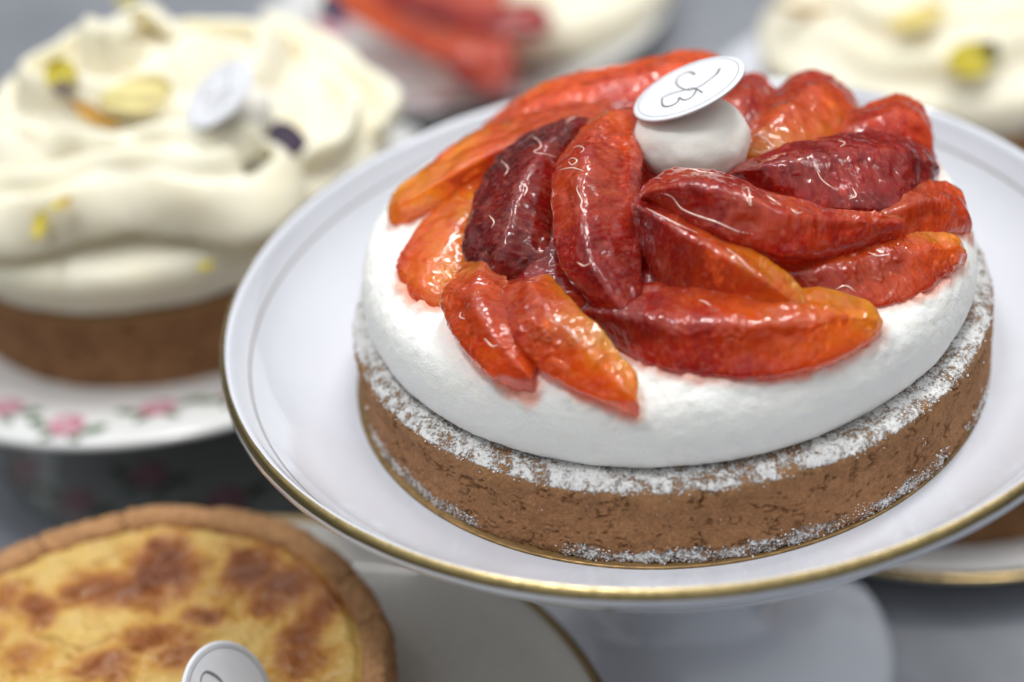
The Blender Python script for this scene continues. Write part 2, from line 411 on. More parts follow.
# ------------------------------------------------------------------ the citrus tart
def crust(parent, R, H, rin, seed, material, n=1800, sugar=True, amp=1.0, name='pastry_shell', zb=0.0, flare=.0):
    prof = resample([(R-.10+flare, zb), (R+flare, zb+.10), (R+.01, H*.5), (R-.01, H-.28), (R-.10, H-.07), (R-.28, H+.02), (R-.6, H+.01), (rin, H-.06), (rin-.25, H-.3)], 112)
    V, F = lathe(prof, n); Nn = gridnormals(V)
    if np.mean(np.sum(Nn*V*np.array([1, 1, 0]), -1)) < 0: Nn = -Nn
    P = V.reshape(-1, 3)
    big = fbm(P*.9, 3, seed); mid = fbm(P*4, 4, seed+9)
    q = P*np.array([3.7, 3.7, 6.5]); q = q+.5*np.stack([vnoise(q*.5, seed+k) for k in range(3)], -1)
    f1, f2, cid = worley(q, seed+3)
    side = smooth(H-.05, H-.3, P[:, 2])
    pit = np.where(cid > .50, smooth(.12+.5*(cid-.5), .05, f1), 0)*side
    q2 = P*np.array([2.0, 2.0, 5.5])+3; g1, g2, gid = worley(q2+.6*np.stack([vnoise(q2, seed+31+k) for k in range(3)], -1), seed+33)
    crk = smooth(.10, .015, g2-g1)*smooth(.05, .5, vnoise(P*3.1, seed+40))*side
    d = amp*(.035*big+.045*mid+.03*fbm(P*11, 2, seed+70)*side-.11*pit-.09*crk)
    th = np.arctan2(P[:, 1], P[:, 0]); r = np.hypot(P[:, 0], P[:, 1])
    if sugar:
        top = smooth(H-.28+.12*vnoise(P*3, seed+50), H-.10, P[:, 2])
        # clumped patches along the bottom edge and a few on the side
        bp = smooth(.52, .22, P[:, 2]+.12*vnoise(P*2.5, seed+51))*smooth(-.25, .25, vnoise(P*.55+4, seed+52)-.05)*.5
        spots = smooth(.72, .9, vnoise(P*3.6, seed+53))*.33*side
        sg = np.clip(np.maximum(np.maximum(top*(.56+.10*vnoise(P*1.6, seed+54)+.16*fbm(P*7, 2, seed+55)), bp), spots), 0, 1)
        d = d+.05*sg*np.clip(fbm(P*9, 3, seed+60)+.25, 0, 1)
    else: sg = np.zeros(len(P))
    P2 = P+Nn.reshape(-1, 3)*d[:, None]
    toast = smooth(H-.25, H-.02, P[:, 2]) if not sugar else smooth(H-.5, H-.1, P[:, 2])*.5
    o = mk(name, P2, F, material, parent, (0, 0, 0), {'pit': np.clip(pit+crk, 0, 1), 'sugar': sg, 'toast': toast})
    return o, P2, sg, Nn.reshape(-1, 3)
def grains(P, Nn, wgt, cnt, seed, parent):
    rng = np.random.default_rng(seed); p = wgt/wgt.sum(); idx = rng.choice(len(P), cnt, p=p)
    base = np.array([(1, 0, 0), (-1, 0, 0), (0, 1, 0), (0, -1, 0), (0, 0, 1), (0, 0, -1)], float)
    tri = [(0, 2, 4), (2, 1, 4), (1, 3, 4), (3, 0, 4), (2, 0, 5), (1, 2, 5), (3, 1, 5), (0, 3, 5)]
    V = []; F = []
    for i, k in enumerate(idx):
        s = rng.uniform(.010, .026)*(1.5 if rng.random() < .12 else 1); c = P[k]+Nn[k]*s*.4+rng.normal(0, .015, 3)
        B = base*s*rng.uniform(.7, 1.2, (6, 1)); th = rng.uniform(0, 6.28); ct, st = np.cos(th), np.sin(th)
        B = np.stack([B[:, 0]*ct-B[:, 1]*st, B[:, 0]*st+B[:, 1]*ct, B[:, 2]], -1)+rng.normal(0, s*.15, (6, 3))
        V.extend((c+B).tolist()); F.extend([(a+6*i, b+6*i, c2+6*i) for a, b, c2 in tri])
    o = mk('icing_sugar', V, F, M_SUGAR, parent, flat=True); tag(o, kind='stuff'); return o
M_SUGAR = plain('icing_sugar', (.86, .86, .85), .7, 0, .2)

tart = thing('citrus_tart', 'round pastry tart with white cream, sugared rim and a crown of citrus segments', 'tart', (.08, -.07, 0))
ZT = .02
shell, PV, SG, PN = crust(tart, 8.0, 2.06, 6.9, 11, M_CRUST, zb=-.07, flare=.05)
wg = SG**1.5*(np.hypot(PV[:, 0], PV[:, 1]) > 7.0); grains(PV, PN, wg, 14000, 3, tart)
cprof = resample([(6.9, 1.96), (7.18, 2.02), (7.44, 2.3), (7.58, 2.75), (7.54, 3.28), (7.30, 3.76), (6.82, 4.06), (6.1, 4.18), (5.0, 4.26), (3, 4.3), (0.05, 4.32)], 170)
V, F = lathe(cprof, 700); Nn = gridnormals(V)
if Nn[:, -20, 2].mean() < 0: Nn = -Nn
P = V.reshape(-1, 3); Nf = Nn.reshape(-1, 3)
d = .08*fbm(P*.45, 2, 71)+.022*fbm(P*1.6, 3, 72)+.020*fbm(P*6, 4, 73, .65)
f1, f2, ci = worley(P*4.5+.4*np.stack([vnoise(P*4, k) for k in range(3)], -1), 77); d -= .04*np.where(ci > .88, smooth(.16+.3*(ci-.88)/.12, .03, f1), 0)
upper = smooth(3.0, 4.0, P[:, 2]); d += upper*(.04*np.abs(fbm(P*2.6+9, 3, 79))+.02*smooth(0, .5, fbm(P*5+3, 3, 80)))
low = smooth(2.0, 2.25, P[:, 2]); d *= .25+.75*low
CREAM = mk('cream_layer', P+Nf*d[:, None], F, M_CREAMJ, tart)

# ------------------------------------------------------------------ citrus segments
ORANGE, VERM, RED, MAROON = np.array((1.0, .42, .010)), np.array((.95, .14, .014)), np.array((.45, .015, .012)), np.array((.075, .006, .012))
def pigment(p):
    p = np.clip(p, 0, 3)[..., None]
    return np.where(p < 1, ORANGE+(VERM-ORANGE)*p, np.where(p < 2, VERM+(RED-VERM)*(p-1), RED+(MAROON-RED)*(p-2)))
def spline(pts, n):
    return resample(pts, n)
def citrus(O, Mr, I, th, pig, seed, name='citrus_segment', nt_=170, ns=30, streak=0.0, vamp=1.0, parent=None):
    """wedge lofted between its outer edge O, ridge Mr and inner edge I (cm); th = depth below; pig = (O0,O1,I0,I1) pigment"""
    ext_ = lambda L: [np.asarray(L[0])+(np.asarray(L[0])-np.asarray(L[1]))*.22]+[np.asarray(q) for q in L[1:-1]]+[np.asarray(L[-1])+(np.asarray(L[-1])-np.asarray(L[-2]))*.30]
    O = spline(ext_(O), nt_); Mr = spline(ext_(Mr), nt_); I = spline(ext_(I), nt_)
    D = (O+I)/2; D[:, 2] -= th
    ring_ = []
    def seg(a, b, n): return [a+(b-a)*t for t in np.linspace(0, 1, n, endpoint=False)]
    ring_ = seg(O, Mr, ns)+seg(Mr, I, ns)+seg(I, D, 12)+seg(D, O, 12)
    V = np.stack(ring_, 1)                             # (nt, m, 3)
    m = V.shape[1]
    V0 = V.copy()
    for _ in range(22): V = .5*V+.25*(np.roll(V, 1, 1)+np.roll(V, -1, 1))
    c = V.mean(1, keepdims=True)
    V = c+(V-c)*1.15; t = np.linspace(0, 1, nt_)
    e = np.abs(2*t-1); k = np.where(e > .86, np.sqrt(np.clip(1-((e-.86)/.1402)**2, 0, 1)), 1.0)
    k = .08+.92*k
    V = c+(V-c)*k[:, None, None]
    for _ in range(2): V[1:-1] = .5*V[1:-1]+.25*(V[2:]+V[:-2])
    # arc-length coordinates for the juice sacs
    u = np.r_[0, np.cumsum(np.linalg.norm(np.diff(Mr, axis=0), axis=1))]; vv = np.r_[0, np.cumsum(np.linalg.norm(np.diff(V, axis=1), axis=2).mean(0))]
    U = np.repeat(u[:, None], m, 1); W = np.repeat(vv[None, :m], nt_, 0)
    a = np.roll(V, -1, 1)-np.roll(V, 1, 1); b = np.gradient(V, axis=0); Nn = np.cross(a, b); Nn /= np.linalg.norm(Nn, axis=-1, keepdims=True)+1e-9
    if np.sum(Nn*(V-c)) < 0: Nn = -Nn
    P = V.reshape(-1, 3)
    q = np.stack([U.ravel()*6.2+.25*W.ravel(), W.ravel()*2.0+.3*U.ravel(), np.zeros(U.size)+seed*3.1], -1)
    q = q+.45*np.stack([vnoise(P*2.2, seed+k) for k in range(3)], -1)
    f1, f2, ci = worley(q, seed+11)
    edge = smooth(.22, .02, f2-f1)
    d = .06*fbm(P*.9, 3, seed)+.03*fbm(P*2.2, 2, seed+40)+vamp*(.009*(1-smooth(0, .75, f1))-.005*edge+.006*fbm(P*5.5, 3, seed+2))
    # torn membrane ridges that catch the light
    rdg = 1-np.abs(fbm(P*np.array([2.1, 2.1, 2.1])+seed, 3, seed+5)); rdm = smooth(-.05, .35, fbm(P*1.2, 2, seed+45)); d += .045*smooth(.94, .995, rdg)*rdm
    rd2 = 1-np.abs(fbm(P*4.3+seed, 2, seed+46)); d += .022*smooth(.93, .99, rd2)*smooth(0, .4, fbm(P*1.5, 2, seed+47))
    lump = fbm(P*2.7, 2, seed+8); d += .035*lump
    P2 = P+Nn.reshape(-1, 3)*d[:, None]*np.repeat(np.clip(k*1.3-.1, .15, 1), m)[:, None]
    tt = np.repeat(t, m); s = np.tile(np.r_[np.linspace(0, 1, 2*ns), np.ones(12), np.linspace(1, 0, 12)], nt_)
    p = (pig[0]*(1-tt)+pig[1]*tt)*(1-s)+(pig[2]*(1-tt)+pig[3]*tt)*s
    p = p+.35*smooth(.5, .0, s)*0+.55*fbm(P*1.1+5, 3, seed+21)+.18*fbm(P*6, 2, seed+23)+(ci-.5)*.22
    col = pigment(p)
    ves = edge*(.35+.65*smooth(-.1, .5, fbm(P*1.5, 2, seed+25)))
    if streak:
        sk = smooth(.15, .6, vnoise(np.stack([U.ravel()*9, W.ravel()*1.3, 0*U.ravel()+seed], -1), seed+4))*smooth(.55, .15, s)
        ves = np.clip(ves+streak*sk, 0, 1)
    F = []
    for i in range(nt_-1):
        for j in range(m):
            jj = (j+1) % m; F.append((i*m+j, i*m+jj, (i+1)*m+jj, (i+1)*m+j))
    F.append(tuple(range(m))); F.append(tuple((nt_-1)*m+j for j in range(m))[::-1])
    base = P2.mean(0); base[2] = P2[:, 2].min()
    o = mk(name, P2-base, F, M_CITRUS, parent, base, {'pigment': np.c_[col, np.ones(len(col))], 'vesicle': ves, 'along': np.stack([U.ravel(), W.ravel(), 0*U.ravel()+seed], -1)})
    return fixn(o)

SEGS = [
 # label, O, M, I, depth, pigment, streak, vamp
 ('long orange citrus segment lying along the left back edge of the fruit crown',
  [(398,224,4.3),(440,203,4.5),(478,184,4.7),(520,162,4.9),(575,145,5.2)],
  [(398,207,4.7),(440,180,5.2),(490,153,5.6),(550,132,5.8),(602,120,5.9)],
  [(393,192,4.7),(432,160,5.1),(479,128,5.4),(540,108,5.6),(600,100,5.8)], .7, (.9,1.7,.3,1.4), 0, .8),
 ('back citrus segment with beaded orange top edge behind the round white label',
  [(495,142,5.0),(545,130,5.3),(590,118,5.5),(640,112,5.6),(690,105,5.6),(735,105,5.4)],
  [(488,130,5.0),(530,106,5.5),(575,90,5.8),(635,76,6.0),(690,66,6.0),(728,72,5.7)],
  [(484,122,4.7),(525,94,5.2),(570,76,5.5),(630,62,5.7),(692,50,5.7),(722,58,5.4)], .8, (2.1,2.3,.8,1.0), 0, 1.2),
 ('bright orange citrus segment on the left, tucked under the dark maroon one',
  [(508,215,4.6),(482,252,4.5),(458,282,4.4),(443,302,4.2),(434,313,4.0)],
  [(486,195,5.0),(458,222,5.0),(434,255,4.8),(420,285,4.5),(425,308,4.1)],
  [(470,185,4.9),(440,205,4.8),(408,240,4.6),(397,270,4.3),(410,300,4.0)], .7, (.1,.6,1.0,1.4), 0, .7),
 ('dull red citrus segment wedged low between the maroon one and the centre one',
  [(610,180,5.4),(598,230,5.3),(596,280,5.0),(588,312,4.6)],
  [(580,165,5.6),(560,215,5.5),(548,270,5.2),(545,312,4.8)],
  [(570,155,5.3),(530,200,5.3),(505,260,5.0),(500,312,4.6)], .8, (2.4,2.0,2.5,2.0), 0, .8),
 ('dark maroon citrus segment with pale streaks across its rounded back',
  [(602,128,5.9),(570,165,5.9),(556,215,5.5),(548,262,5.1),(528,282,4.8)],
  [(585,120,6.3),(545,145,6.5),(518,192,6.2),(504,240,5.7),(495,275,5.1)],
  [(565,118,6.0),(515,140,5.8),(482,180,5.5),(463,240,5.1),(468,274,4.8)], 1.0, (2.1,2.1,2.9,2.7), .9, 1.2),
 ('orange red citrus segment pointing to the front at the left of the crown',
  [(505,272,4.95),(515,300,4.93),(524,325,4.81),(533,345,4.59),(537,362,4.37),(534,374,4.25)],
  [(482,264,5.25),(476,295,5.33),(486,325,5.11),(506,352,4.79),(525,372,4.47),(530,379,4.35)],
  [(465,262,4.95),(443,290,4.83),(443,315,4.71),(465,350,4.49),(495,376,4.27),(525,382,4.25)], .7, (1.6,1.0,.9,1.2), 0, .8),
 ('amber citrus segment with its blunt end hanging farthest down the front cream',
  [(552,276,5.15),(580,308,5.23),(602,330,5.11),(622,352,4.79),(637,372,4.47),(639,392,4.25)],
  [(528,282,5.45),(545,308,5.43),(567,334,5.21),(592,358,4.89),(618,382,4.52),(634,398,4.30)],
  [(500,290,5.05),(508,328,4.93),(530,358,4.61),(560,382,4.29),(600,399,4.17),(630,404,4.15)], .7, (.7,.0,1.9,1.0), 0, .8),
 ('broad red citrus segment lying across the front with an orange right end',
  [(592,327,4.5),(625,352,4.3),(680,372,4.2),(750,378,4.12),(820,365,4.12),(868,340,4.15)],
  [(585,312,4.9),(640,316,5.2),(700,322,5.2),(770,322,5.1),(830,316,4.9),(874,318,4.5)],
  [(590,292,4.9),(640,282,5.0),(700,283,5.1),(770,288,5.0),(830,289,4.8),(868,303,4.5)], .7, (2.4,1.2,2.4,-.3), 0, 1.0),
 ('orange ended citrus segment second from the front edge on the right side',
  [(800,298,4.6),(845,309,4.35),(885,305,4.2),(920,292,4.1),(950,272,4.0),(963,258,4.0)],
  [(778,276,5.0),(825,268,5.1),(875,257,4.9),(920,249,4.7),(955,247,4.4),(966,252,4.2)],
  [(770,262,5.0),(820,250,5.0),(870,240,4.8),(915,233,4.6),(950,234,4.4),(963,244,4.2)], .7, (2.1,1.5,1.7,.1), 0, .9),
 ('orange red citrus segment at the far right of the crown, above the front ones',
  [(860,240,4.7),(895,240,4.6),(930,236,4.4),(955,230,4.2),(968,226,4.1)],
  [(868,222,5.1),(905,206,5.2),(938,200,5.0),(962,207,4.6),(971,218,4.3)],
  [(870,205,5.0),(905,188,5.0),(935,179,4.9),(960,190,4.6),(969,212,4.3)], .7, (1.7,1.4,1.3,1.3), 0, .6),
 ('red citrus segment with a humped right end at the back right corner',
  [(845,152,5),(885,150,5),(910,150,4.8),(925,160,4.5),(932,176,4.2)],
  [(847,128,5.4),(885,113,5.6),(910,113,5.4),(929,132,4.9),(935,156,4.4)],
  [(845,113,5.2),(880,98,5.2),(905,95,5.1),(928,115,4.8),(935,147,4.4)], .8, (2.0,1.7,1.5,1.5), 0, .6),
 ('red citrus segment with an orange face rising beside the white cream ball',
  [(752,158,5.5),(790,149,5.6),(820,142,5.4),(845,138,5.1),(862,138,4.8)],
  [(748,143,5.8),(778,116,6.0),(803,96,5.9),(828,90,5.6),(852,104,5.1),(864,122,4.7)],
  [(738,140,5.5),(760,105,5.5),(785,80,5.4),(815,71,5.3),(848,88,5.0),(864,114,4.7)], .8, (-.1,1.0,1.7,1.9), 0, .7),
 ('short red citrus segment peeping out just behind the round white label',
  [(715,135,5.5),(750,130,5.5),(768,122,5.2),(779,113,4.9)],
  [(712,110,5.8),(742,94,5.9),(764,90,5.5),(779,102,5.0)],
  [(712,92,5.6),(735,77,5.5),(757,72,5.3),(775,88,5.0)], .8, (2.0,1.8,1.7,1.7), 0, .7),
 ('deep crimson citrus segment with glossy dents at the right of the cream ball',
  [(742,186,5.6),(800,206,5.45),(855,210,5.3),(903,208,5.0),(932,182,4.7)],
  [(738,172,6.0),(790,160,6.3),(845,153,6.1),(897,153,5.7),(932,164,5.1)],
  [(732,165,5.8),(785,147,5.9),(840,134,5.8),(890,133,5.5),(927,150,5.1)], .9, (2.2,2.5,2.0,2.2), 0, .8),
 ('citrus segment running from crimson to clear amber in front of the cream ball',
  [(640,250,5.5),(660,284,5.1),(690,297,4.95),(730,304,4.9),(765,311,4.85),(792,318,4.85)],
  [(634,206,6.4),(668,226,6.4),(707,249,6.1),(747,270,5.8),(778,290,5.4),(801,306,5.0)],
  [(642,192,6.3),(682,214,6.2),(722,236,5.9),(762,256,5.6),(792,277,5.3),(804,295,5.1)], .8, (2.6,.5,2.3,-.2), 0, 1.0),
 ('long crimson citrus segment with bright wet ridges below the white cream ball',
  [(658,204,6.3),(700,227,6.2),(745,243,5.9),(790,255,5.6),(840,248,5.3),(890,233,5.1)],
  [(648,193,6.7),(690,184,7.0),(735,194,6.8),(785,212,6.4),(840,220,5.8),(896,222,5.3)],
  [(640,188,6.4),(675,170,6.6),(725,176,6.5),(780,196,6.1),(840,209,5.7),(893,214,5.3)], .9, (2.0,1.9,1.9,1.4), 0, 1.2),
 ('tall red citrus segment with an orange top, standing left of the cream ball',
  [(641,112,6.4),(642,160,6.2),(642,215,5.8),(642,262,5.4),(642,296,5.1),(638,316,4.8)],
  [(606,113,6.8),(589,150,6.9),(583,205,6.5),(591,255,6.0),(608,290,5.5),(627,319,5.0)],
  [(590,118,6.5),(560,160,6.4),(552,210,6.0),(560,260,5.6),(585,295,5.2),(612,317,4.9)], 1.0, (1.5,2.4,.9,2.2), .25, 1.2),
]
for i, (lab, O, Mm, I, th, pig, streak, va) in enumerate(SEGS):
    o = citrus([at(*p) for p in O], [at(*p) for p in Mm], [at(*p) for p in I], th, pig, 100+i*13, streak=streak, vamp=va)
    tag(o, lab, 'citrus segment', 'citrus segments on the tart')

BED = [
 ('deep red citrus sliver in the hollow right of the tall centre segment',
  [(600,327,4.4),(650,330,4.5),(705,302,4.6)], [(606,290,4.9),(655,280,5.1),(705,272,5.0)], [(628,225,5.1),(660,215,5.2),(695,225,5.1)], .6, (2.2,2.0,2.3,2.1)),
 ('red citrus sliver showing in the gap above the second segment from the front right',
  [(745,302,4.5),(820,290,4.6),(885,268,4.5)], [(750,270,4.9),(820,260,5.0),(885,246,4.8)], [(745,238,4.9),(820,232,4.9),(885,225,4.8)], .6, (1.8,1.5,1.9,1.6)),
 ('dark citrus sliver directly under the white cream ball',
  [(632,210,5.2),(690,200,5.3),(758,198,5.3)], [(630,185,5.6),(690,176,5.7),(758,178,5.6)], [(645,160,5.6),(690,155,5.6),(750,158,5.6)], .7, (2.1,1.9,2.2,1.9)),
 ('orange red citrus sliver between the left back segment and the maroon one',
  [(465,235,4.5),(520,215,4.7),(575,185,4.9)], [(462,205,4.8),(515,182,5.1),(572,158,5.3)], [(462,182,4.9),(510,155,5.2),(565,138,5.3)], .7, (1.0,1.6,1.0,1.6)),
 ('red citrus sliver filling the notch between the two front pointing segments',
  [(490,332,4.3),(550,338,4.5),(605,330,4.5)], [(485,300,4.8),(545,300,4.95),(605,296,4.9)], [(482,270,4.8),(545,262,4.95),(605,260,5.0)], .7, (1.4,2.0,1.7,2.1)),
]
for i, (lab, O, Mm, I, th, pig) in enumerate(BED):
    o = citrus([at(*p) for p in O], [at(*p) for p in Mm], [at(*p) for p in I], th, pig, 700+i*13)
    tag(o, lab, 'citrus segment', 'citrus segments on the tart')

kd_pts = np.concatenate([np.array([v.co[:] for v in o.data.vertices][::5])+np.array(o.location)-np.array(tart.location) for o in COL.objects if o.name.startswith('citrus_segment')])
from mathutils.kdtree import KDTree
kd = KDTree(len(kd_pts))
for i, q in enumerate(kd_pts): kd.insert(q, i)
kd.balance()
me = CREAM.data; jl = np.zeros(len(me.vertices), np.float32)
for v in me.vertices:
    if v.co.z > .034: jl[v.index] = kd.find(v.co)[2]/CM
cc_ = np.array([v.co[:] for v in me.vertices])/CM
st_ = smooth(.30, .02, jl-.10*fbm(cc_*2.2, 3, 91))*(cc_[:, 2] > 3.4)*(.5+.5*smooth(-.3, .3, fbm(cc_*.8, 2, 92)))
lip = .11*smooth(.45, .06, jl)*smooth(-.25, .5, fbm(cc_*2.6, 3, 94))*(cc_[:, 2] > 3.4)
nv_ = np.empty(len(jl)*3, np.float32); me.vertices.foreach_get('normal', nv_); nv_ = nv_.reshape(-1, 3)
me.vertices.foreach_set('co', ((cc_+nv_*lip[:, None])*CM).astype(np.float32).ravel()); me.update()
a_ = me.attributes.new('juice', 'FLOAT', 'POINT'); a_.data.foreach_set('value', st_.astype(np.float32))
# wet glints on the segments, put in as thin pale-coloured threads
from mathutils.bvhtree import BVHTree
M_GLINT, _t, _b = mat('pale_glint')
_t.links.new(mixc(_t, ramp(_t, noise(_t, objco(_t), 300, 2), [(.3, 0), (.7, 1)]), (.92, .66, .56), (.85, .48, .38)), _b.inputs['Base Color'])
_b.inputs['Roughness'].default_value = .10; _b.inputs['Specular IOR Level'].default_value = .9
_b.inputs['Coat Weight'].default_value = 1; _b.inputs['Coat Roughness'].default_value = .03; _b.inputs['Coat IOR'].default_value = 1.6
FRUIT = [o for o in COL.objects if o.name.startswith('citrus_segment')]
TREES = [(o, BVHTree.FromPolygons([v.co+o.location for v in o.data.vertices], [p.vertices[:] for p in o.data.polygons])) for o in FRUIT]
THREADS = [
 [(573,148),(579,146),(584,149),(580,153)], [(568,160),(573,158),(577,161),(572,165),(568,161)], [(559,170),(572,168),(584,171)],
 [(578,185),(577,190),(582,201),(581,206),(586,217)], [(584,226),(588,232),(586,238)], [(566,246),(571,249)], [(577,262),(584,266),(590,263)], [(600,236),(606,241)],
 [(661,193),(672,197),(681,208),(695,215),(716,222),(737,231),(753,234)], [(646,208),(663,217),(681,226),(698,233)], [(726,248),(740,259),(751,270)],
 [(679,171),(690,169),(702,172),(720,174)], [(742,190),(748,188),(751,206),(746,197),(742,190)], [(766,195),(773,200),(781,205)], [(790,208),(797,213),(803,212)],
 [(690,287),(698,284),(706,285)], [(699,300),(705,302),(711,306)], [(757,300),(762,304)], [(836,289),(846,286),(856,292)], [(806,318),(811,322)],
 [(529,135),(538,140),(541,147),(534,152),(545,154),(556,157)], [(565,123),(578,116),(602,115)], [(500,160),(508,168),(504,176)], [(520,182),(527,188),(524,196)], [(489,215),(494,222),(491,228)], [(505,226),(513,231)],
 [(817,171),(822,180),(831,187),(838,190)], [(852,187),(856,196),(849,199)], [(838,140),(845,143),(840,147)], [(800,152),(808,155)], [(870,160),(876,166)],
 [(749,140),(756,135),(767,140),(774,151),(763,153),(752,150)], [(446,303),(452,302)], [(461,312),(460,317),(465,319)], [(484,338),(492,346),(498,345)], [(470,290),(478,297)],
 [(566,326),(574,334),(579,343)], [(545,352),(553,356)], [(598,372),(606,378)], [(868,252),(878,256),(890,254)], [(905,248),(915,246)], [(600,92),(612,88),(628,86)], [(520,120),(530,114)], [(570,82),(580,78)],
 [(905,118),(909,124)], [(935,200),(942,203)], [(650,330),(660,334)], [(700,345),(709,348)], [(770,350),(780,349)], [(735,330),(741,334)],
]
for T_ in [q for q in THREADS if len(q) > 2]:
    hits = []; best = None
    D = resample([(x, y, 0) for x, y in T_], max(6, int(3*len(T_))))
    for x, y, _ in D:
        d = _f+(x-512)/FPX*_r-(y-341)/FPX*_u; d = Vector(d).normalized(); bd = 9; bo = None
        for o, tr in TREES:
            lo, no, ix, ds = tr.ray_cast(Vector(CAMPOS*CM), d)
            if lo is not None and ds < bd: bd = ds; bo = o; bl_ = lo
        if bo is not None:
            if best is None: best = bo
            if bo is best: hits.append(np.array(bl_)/CM)
    if len(hits) < 3: continue
    hits = np.array(hits); base = np.array(best.location)/CM
    n_ = len(hits); rad = .022*np.clip(np.sin(np.linspace(.1, np.pi-.1, n_))**.7, .2, 1)
    V, F = tube(list(hits-base), rad, 8)
    fixn(mk('glint_thread', V, F, M_GLINT, best))

# ------------------------------------------------------------------ round labels
def round_label(c, n, R, strokes, label, rings=((.90, .018),), up=None, loc_strokes=None, sw=.04):
    n = np.asarray(n, float); n /= np.linalg.norm(n)
    a = np.cross([0, 0, 1.0], n); a /= np.linalg.norm(a); b = np.cross(n, a)
    t = thing('round_label', label, 'label', c, 'small round white labels')
    fr = np.stack([a, b, n], 1)
    def tow(Q): return np.asarray(Q) @ fr.T
    prof = [(0.001, .045), (R*.9, .045), (R-.03, .043), (R, .02), (R, -.02), (R-.03, -.043), (0.001, -.045)]
    V, F = lathe(prof, 96); disc = fixn(mk('label_disc', tow(V.reshape(-1, 3)), F, M_CARD, t))
    for rr, wd in rings:
        V, F = lathe([(R*rr-wd*R/2, .0475), (R*rr+wd*R/2, .0475)], 96); fixn(mk('printed_ring', tow(V.reshape(-1, 3)), F, M_RINGINK, disc))
    loc = loc_strokes or []
    for st in strokes or []:
        pts = []; 
        for q in st:
            Pw = at_plane(q[0], q[1], np.asarray(c)+n*.045, n)-np.asarray(c); pts.append((np.dot(Pw, a)/R, np.dot(Pw, b)/R, q[2] if len(q) > 2 else 1))
        loc.append(pts)
    V = []; F = []
    for pts in loc:
        P = resample([(x*R, y*R, w_) for x, y, w_ in pts], 60); i0 = len(V)
        for k in range(60):
            T = P[min(k+1, 59), :2]-P[max(k-1, 0), :2]; T /= np.linalg.norm(T)+1e-9; h = sw*P[k, 2]/2
            V.append((P[k, 0]-T[1]*h, P[k, 1]+T[0]*h, .049)); V.append((P[k, 0]+T[1]*h, P[k, 1]-T[0]*h, .049))
        for k in range(59): F.append((i0+2*k, i0+2*k+1, i0+2*k+3, i0+2*k+2))
    if V: fixn(mk('monogram', tow(V), F, M_INK, disc, flat=True))
    return t, loc
Zm = lambda X, Y, w_=1.0: (620+X*.2053, 50+Y*.2053, w_)
MONO = [[Zm(486,90,1.6), Zm(472,115,1.6), Zm(442,140), Zm(405,167), Zm(370,187), Zm(340,195), Zm(308,190), Zm(283,175), Zm(273,155), Zm(287,130), Zm(315,113), Zm(345,108,1.6), Zm(364,120,1.6)],
        [Zm(372,188), Zm(366,208), Zm(348,230), Zm(322,243,1.5), Zm(302,241,1.2), Zm(287,231), Zm(284,250,1.2), Zm(258,268,1.6), Zm(225,276,1.6), Zm(206,266,1.3), Zm(205,233)],
        [Zm(206,233), Zm(250,213), Zm(300,200), Zm(350,186), Zm(372,190), Zm(402,208)]]
th, ph = .337, 2.92
ln = (math.sin(th)*math.cos(ph), math.sin(th)*math.sin(ph), math.cos(th))
lc = at(688.8, 88.8, 7.3)
_, LOC = round_label(lc, ln, 1.40, MONO, 'round white label with a thin monogram leaning on the cream ball of the citrus tart')
# the cream ball under it
bc = at(692, 140, 6.1)
sph = resample([(.01, -1.0), (.7, -.88), (1.2, -.48), (1.36, 0), (1.25, .45), (.85, .80), (.01, .98)], 60)
V, F = lathe(sph, 120); P = V.reshape(-1, 3); P = P*(1+.05*fbm(P*.9, 3, 5)+.018*fbm(P*3, 3, 6))[:, None]
P = P+np.array([-.10, 0, 0])*(P[:, 2:3])
b0 = bc.copy(); b0[2] -= 1.0
tag(fixn(mk('cream_ball', P+np.array([0, 0, 1.0]), F, M_BALL, None, b0)), 'smooth ivory cream ball on top of the citrus tart under a label', 'cream ball')

# ------------------------------------------------------------------ cream cake on floral stand (left)
def blob_mesh(parts, parent, material, voxel, name, seed, amp=.05):
    """fuse closed tubes and lathes (cm) into one soft cream mesh"""
    V = []; F = []
    for v, f in parts:
        i0 = len(V); V.extend([tuple(x) for x in v]); F.extend([tuple(i0+k for k in q) for q in f])
    o = mk(name, V, F, material, None); fixn(o)
    r = o.modifiers.new('fuse', 'REMESH'); r.mode = 'VOXEL'; r.voxel_size = voxel*CM
    s = o.modifiers.new('soft', 'SMOOTH'); s.factor = .5; s.iterations = 2
    dg = bpy.context.evaluated_depsgraph_get(); me = bpy.data.meshes.new_from_object(o.evaluated_get(dg))
    old = o.data; o.modifiers.clear(); o.data = me; bpy.data.meshes.remove(old); me.name = name
    n = len(me.vertices); P = np.empty(n*3, np.float32); me.vertices.foreach_get('co', P); P = P.reshape(-1, 3).astype(float)
    Nv = np.empty(n*3, np.float32); me.vertices.foreach_get('normal', Nv); Nv = Nv.reshape(-1, 3)
    P = P+Nv*(amp*fbm(P/CM*.8, 3, seed)*CM)[:, None]
    me.vertices.foreach_set('co', P.astype(np.float32).ravel()); me.update(); me.shade_smooth()
    o.parent = parent
    return o
def capped(prof, n):
    V, F = lathe(prof, n); return V.reshape(-1, 3), F
